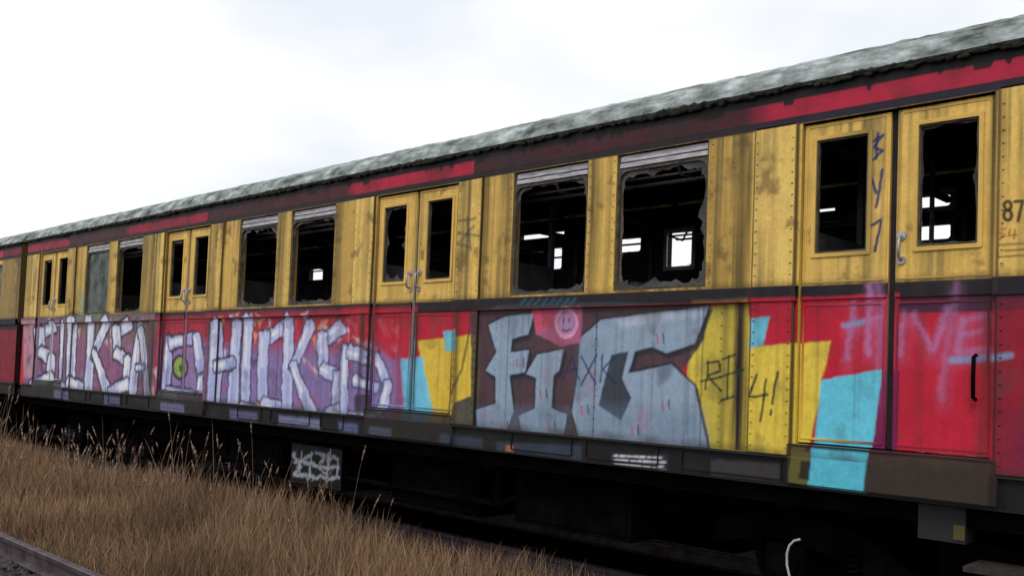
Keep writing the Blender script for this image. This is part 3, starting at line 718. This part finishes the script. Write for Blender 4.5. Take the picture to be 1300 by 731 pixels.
equip(bt0,bt1,.3,1.1,bz0,bz1,"equipment box sprayed with a pale tag",None,True)
# ------------------------------------------------------------------ second railcar (copies)
def copy_tree(root,dx,label):
    def rec(o,par):
        n=o.copy(); sc.collection.objects.link(n)
        if par is None: n.location=o.location+Vector((dx,0,0)); n['label']=label
        else: n.parent=par
        for ch in list(o.children): rec(ch,n)
        return n
    return rec(root,None)
copy_tree(car,-17.55,"coupled yellow and red railcar seen end on behind the first")
# ------------------------------------------------------------------ tracks
def track(yc,label,n0,n1,x0,x1,bed):
    tr=empty("railway_track",((x0+x1)/2,yc,0),label,"railway track","parallel railway tracks")
    for yy in (yc-.7175,yc+.7175):
        pf=[(-.07,.02),(.07,.02),(.07,.03),(.012,.045),(.012,.125),(.034,.135),(.036,.168),(.025,.174),(-.025,.174),(-.036,.168),(-.034,.135),(-.012,.125),(-.012,.045),(-.07,.03)]
        b=MB(); n=len(pf); v=[(x0,yy+p,z) for p,z in pf]+[(x1,yy+p,z) for p,z in pf]
        b.add(v,[[i,(i+1)%n,n+(i+1)%n,n+i] for i in range(n)]+[list(range(n))[::-1],[n+i for i in range(n)]],0,(.1,.1,.1)); b.done("rail",[m_railtop],tr)
    base=None
    for i in range(n0,n1):
        x=-.64*i
        if base is None:
            b=MB(); b.box(x-.12,x+.12,yc-1.25,yc+1.25,-.09,.018); base=b.done("sleeper",[m_wood],tr); bx=x
        else:
            o=base.copy(); sc.collection.objects.link(o); o.location=base.location+Vector((x-bx,0,random.uniform(-.008,.002)))
track(1.5,"rusty track carrying the derelict railcars",-2,55,-60,14,True)
track(-3.2375,"rusty disused track overgrown with dry grass",2,60,-60,14,True)
# ------------------------------------------------------------------ ground
m_ground=noise_mat("dry_soil",(.02,.015,.012),(.06,.047,.036),1.2,.95,.6,c3=(.036,.028,.022),bscale=18,bd=.03)
b=MB()
v=[]
gx=np.concatenate([-np.geomspace(1200,45,14),np.linspace(-40,15,60),np.geomspace(20,1200,14)]); gy=np.concatenate([-np.geomspace(1200,12,12),np.linspace(-10,12,45),np.geomspace(15,1200,12)])
for x in gx:
    for y in gy: v.append((x,y,-.03+(.015*math.sin(x*1.7+y)+.012*math.sin(y*2.3-x*.8) if abs(x)<60 and abs(y)<12 else 0)))
b.add(v,[[i*len(gy)+j,(i+1)*len(gy)+j,(i+1)*len(gy)+j+1,i*len(gy)+j+1] for i in range(len(gx)-1) for j in range(len(gy)-1)],0,(.1,.1,.1),True)
o=b.done("ground",[m_ground]); o['kind']='structure'; o['label']="dry brown soil around the tracks"; o['category']="ground"
m_bed=noise_mat("shade_dark_ballast",(.002,.002,.002),(.008,.007,.006),14,.95,.8,bscale=30,bd=.03,spec=.05)  # shade beneath the railcars put into the ballast colour
b=MB(); b.add([(-60,-.1,.0),(14,-.1,.0),(14,.3,.03),(-60,.3,.03),(14,2.8,.03),(-60,2.8,.03),(14,4.8,.022),(-60,4.8,.022)],[[0,1,2,3],[3,2,4,5],[5,4,6,7]],0,(.1,.1,.1))
o=b.done("track_bed",[m_bed]); o['kind']='structure'; o['label']="ballast under the railcars with their shade in its colour"; o['category']="ground"
def stones(name,N,xr,yr,mat,label):
    b=MB(); V=[];Fc=[];k=0
    for i in range(N):
        x=random.uniform(*xr); y=random.uniform(*yr); r=random.uniform(.018,.042)
        pts=[(1,0,0),(-1,0,0),(0,1,0),(0,-1,0),(0,0,1),(0,0,-1)]
        a=random.random()*6.28
        for (px,py,pz) in pts:
            q=r*random.uniform(.7,1.25); V.append((x+q*(px*math.cos(a)-py*math.sin(a)),y+q*(px*math.sin(a)+py*math.cos(a)),.0+r*.4+q*.8*pz))
        Fc+=[[k+0,k+2,k+4],[k+2,k+1,k+4],[k+1,k+3,k+4],[k+3,k+0,k+4],[k+2,k+0,k+5],[k+1,k+2,k+5],[k+3,k+1,k+5],[k+0,k+3,k+5]]; k+=6
    b.add(V,Fc,0,(.1,.1,.1)); o=b.done(name,[mat]); o['kind']='stuff'; o['label']=label; o['category']="gravel"
m_stone=noise_mat("ballast_stone",(.025,.022,.024),(.07,.062,.064),9,.95,.3)
stones("ballast_gravel",9000,(-14,-1.5),(-4.6,-2.1),m_stone,"grey-brown ballast stones along the disused track")
# ------------------------------------------------------------------ grass
m_grass,nt,bs=mat_new("dry_grass"); at=nt.nodes.new("ShaderNodeVertexColor"); at.layer_name="paint"
geo=nt.nodes.new("ShaderNodeNewGeometry"); ng=nt.nodes.new("ShaderNodeTexNoise"); ng.inputs['Scale'].default_value=.9; ng.inputs['Detail'].default_value=4
nt.links.new(geo.outputs['Position'],ng.inputs['Vector'])
mrg=nt.nodes.new("ShaderNodeMapRange"); mrg.inputs['From Min'].default_value=.35; mrg.inputs['From Max'].default_value=.65; mrg.inputs['To Min'].default_value=.6; mrg.inputs['To Max'].default_value=1.2
nt.links.new(ng.outputs['Fac'],mrg.inputs['Value'])
vg=nt.nodes.new("ShaderNodeVectorMath"); vg.operation='SCALE'; nt.links.new(at.outputs[0],vg.inputs[0]); nt.links.new(mrg.outputs[0],vg.inputs['Scale'])
nt.links.new(vg.outputs[0],bs.inputs['Base Color']); bs.inputs['Roughness'].default_value=.95; bs.inputs['Specular IOR Level'].default_value=.03
def grass(name,N,yr,xr,hfun,wid,label,colset,headfrac=0,lean=.5,pw=1.7):
    u=rng.random(N); t=xr[0]+(xr[1]-xr[0])*u**pw
    y=rng.uniform(yr[0],yr[1],N)
    cl=np.sin(t*2.1+y*3)*.5+np.sin(t*.83-y*1.7)*.5
    h=hfun(y,t)*rng.uniform(.5,1.2,N)*(1+.25*cl)
    a=rng.uniform(0,6.28,N); ln=rng.uniform(.05,lean,N)*h; la=rng.uniform(0,6.28,N)
    w=wid*rng.uniform(.6,1.5,N)*(1+t/16)
    dx,dy=np.cos(a)*w,np.sin(a)*w; lx,ly=np.cos(la)*ln,np.sin(la)*ln
    X=-t; z0=-.04
    v=np.zeros((N,7,3))
    for i,(f,s2) in enumerate(((0,1),(.5,.8),(.85,.5))):
        v[:,2*i,0]=X-dx*s2+lx*f*f; v[:,2*i,1]=y-dy*s2+ly*f*f; v[:,2*i,2]=z0+h*f
        v[:,2*i+1,0]=X+dx*s2+lx*f*f; v[:,2*i+1,1]=y+dy*s2+ly*f*f; v[:,2*i+1,2]=z0+h*f
    v[:,6,0]=X+lx; v[:,6,1]=y+ly; v[:,6,2]=z0+h
    base=np.arange(N)*7
    q=np.concatenate([np.stack([base,base+1,base+3,base+2],1),np.stack([base+2,base+3,base+5,base+4],1)]).tolist()
    tri=np.stack([base+4,base+5,base+6],1).tolist()
    cs=np.array([L(*c_) for c_ in colset]); col=cs[rng.integers(0,len(cs),N)]*rng.uniform(.88,1.06,(N,1))
    col=np.repeat(col[:,None,:],7,1); col[:,0:2]*=.4; col[:,2:4]*=.85
    b=MB(); b.add(v.reshape(-1,3),q+tri,0,(.1,.1,.1)); b.c=[col.reshape(-1,3)]
    if headfrac:
        for i in range(N):
            if rng.random()<headfrac:
                p=v[i,6]; q5=(v[i,4]+v[i,5])/2; d=(p-q5); d=d/np.linalg.norm(d); L_=rng.uniform(.06,.16)
                r_=.004+.0005*t[i]
                b.tube([tuple(p-d*L_*.5),tuple(p-d*L_*.2)],r_*.7,4,0,L(160,134,118)*.7)
                b.tube([tuple(p-d*L_*.22),tuple(p+d*L_*.2)],r_,4,0,L(164,138,122)*.7)
                b.tube([tuple(p+d*L_*.18),tuple(p+d*L_*.5)],r_*.5,4,0,L(160,134,118)*.7)
    o=b.done(name,[m_grass]); o['kind']='stuff'; o['label']=label; o['category']="grass"
GC=[(146,116,90),(152,122,96),(136,108,84),(160,130,104),(126,102,78),(134,112,88)]
hr=lambda y,t:(.22+.27*np.clip((y+2.5)/1.6,0,1))*np.clip((t-1.8)/3.0,.3,1)
grass("dry_grass",125000,(-2.42,-.2),(1.5,46),hr,.0019,"tall dry brown grass between the tracks",GC)
grass("dry_grass",5000,(-4.8,-2.5),(1,40),lambda y,t:.10+0*y,.002,"sparse dry grass growing through the ballast",GC)
grass("dry_grass",560,(-1.3,.05),(6.5,30),lambda y,t:.76+.12*np.clip((t-6)/4,0,1),.0016,"pale seeded grass stalks rising beside the railcar",[(160,136,120),(144,122,106)],.6,lean=.35,pw=1.1)
grass("dry_grass",16000,(4.6,9),(-2,40),lambda y,t:.5+0*y,.006,"added dark grass covering the lit ground beyond the railcars",[(40,34,26),(34,30,22),(46,38,30)])  # added behind the cars so the lit ground there stays dark
b=MB(); V=[];Fc=[];N=24000  # unseen dark thicket, added to block lit ground visible under the cars
px=rng.uniform(-45,8,N); py=rng.uniform(3.7,6.5,N); pz=rng.random(N)**.9*(1.1+.3*np.sin(px*1.3)*np.sin(px*.47+2))
for i in range(N):
    a=random.random()*6.28; e=random.uniform(-1,1); r=random.uniform(.04,.09)
    d1=(r*math.cos(a),r*math.sin(a),r*e); d2=(-r*.5*math.sin(a),r*.5*math.cos(a),r*.4)
    p=(px[i],py[i],pz[i])
    V+=[tuple(p[k]-d1[k] for k in range(3)),tuple(p[k]+d2[k] for k in range(3)),tuple(p[k]+d1[k] for k in range(3)),tuple(p[k]-d2[k] for k in range(3))]
    Fc.append([4*i,4*i+1,4*i+2,4*i+3])
b.add(V,Fc,0,(.1,.1,.1)); m_leaf=noise_mat("dark_blocker_leaf",(.004,.005,.003),(.014,.014,.009),3,.9,spec=.05)
o=b.done("blocker_thicket",[m_leaf]); o['kind']='stuff'; o['label']="added low dark thicket blocking lit ground beyond the tracks"; o['category']="bushes"
# ------------------------------------------------------------------ sky and sun
w=bpy.data.worlds.new("World"); sc.world=w; w.use_nodes=True; N=w.node_tree.nodes; K=w.node_tree.links
bg=N['Background']; sky=N.new("ShaderNodeTexSky"); sky.sky_type='NISHITA'; sky.sun_disc=False; sky.sun_elevation=math.radians(42); sky.sun_rotation=math.radians(165)
K.new(sky.outputs[0],bg.inputs[0]); bg.inputs[1].default_value=.08
bg2=N.new("ShaderNodeBackground"); tcd=N.new("ShaderNodeTexCoord"); mp=N.new("ShaderNodeMapping"); mp.inputs['Scale'].default_value=(1,1,2.2)
ns=N.new("ShaderNodeTexNoise"); ns.inputs['Scale'].default_value=2.3; ns.inputs['Detail'].default_value=4; ns.inputs['Roughness'].default_value=.45
rp=N.new("ShaderNodeValToRGB"); rp.color_ramp.elements[0].position=.36; rp.color_ramp.elements[0].color=(.82,.86,.93,1); rp.color_ramp.elements[1].position=.50; rp.color_ramp.elements[1].color=(1,1,1,1)
K.new(tcd.outputs['Generated'],mp.inputs[0]); K.new(mp.outputs[0],ns.inputs['Vector']); K.new(ns.outputs['Fac'],rp.inputs[0]); K.new(rp.outputs[0],bg2.inputs[0]); bg2.inputs[1].default_value=1.08
mx=N.new("ShaderNodeMixShader"); mx.inputs[0].default_value=.95; K.new(bg.outputs[0],mx.inputs[1]); K.new(bg2.outputs[0],mx.inputs[2]); K.new(mx.outputs[0],N['World Output'].inputs[0])
sl=bpy.data.lights.new("sun",'SUN'); sl.energy=1.2; sl.angle=math.radians(18); sl.color=(1,.97,.93)
so=bpy.data.objects.new("sun",sl); sc.collection.objects.link(so)
so.rotation_euler=Vector((-.28,.62,-.80)).to_track_quat('-Z','Y').to_euler()
sc.view_settings.view_transform='Standard'; sc.view_settings.look='None'; sc.view_settings.exposure=0
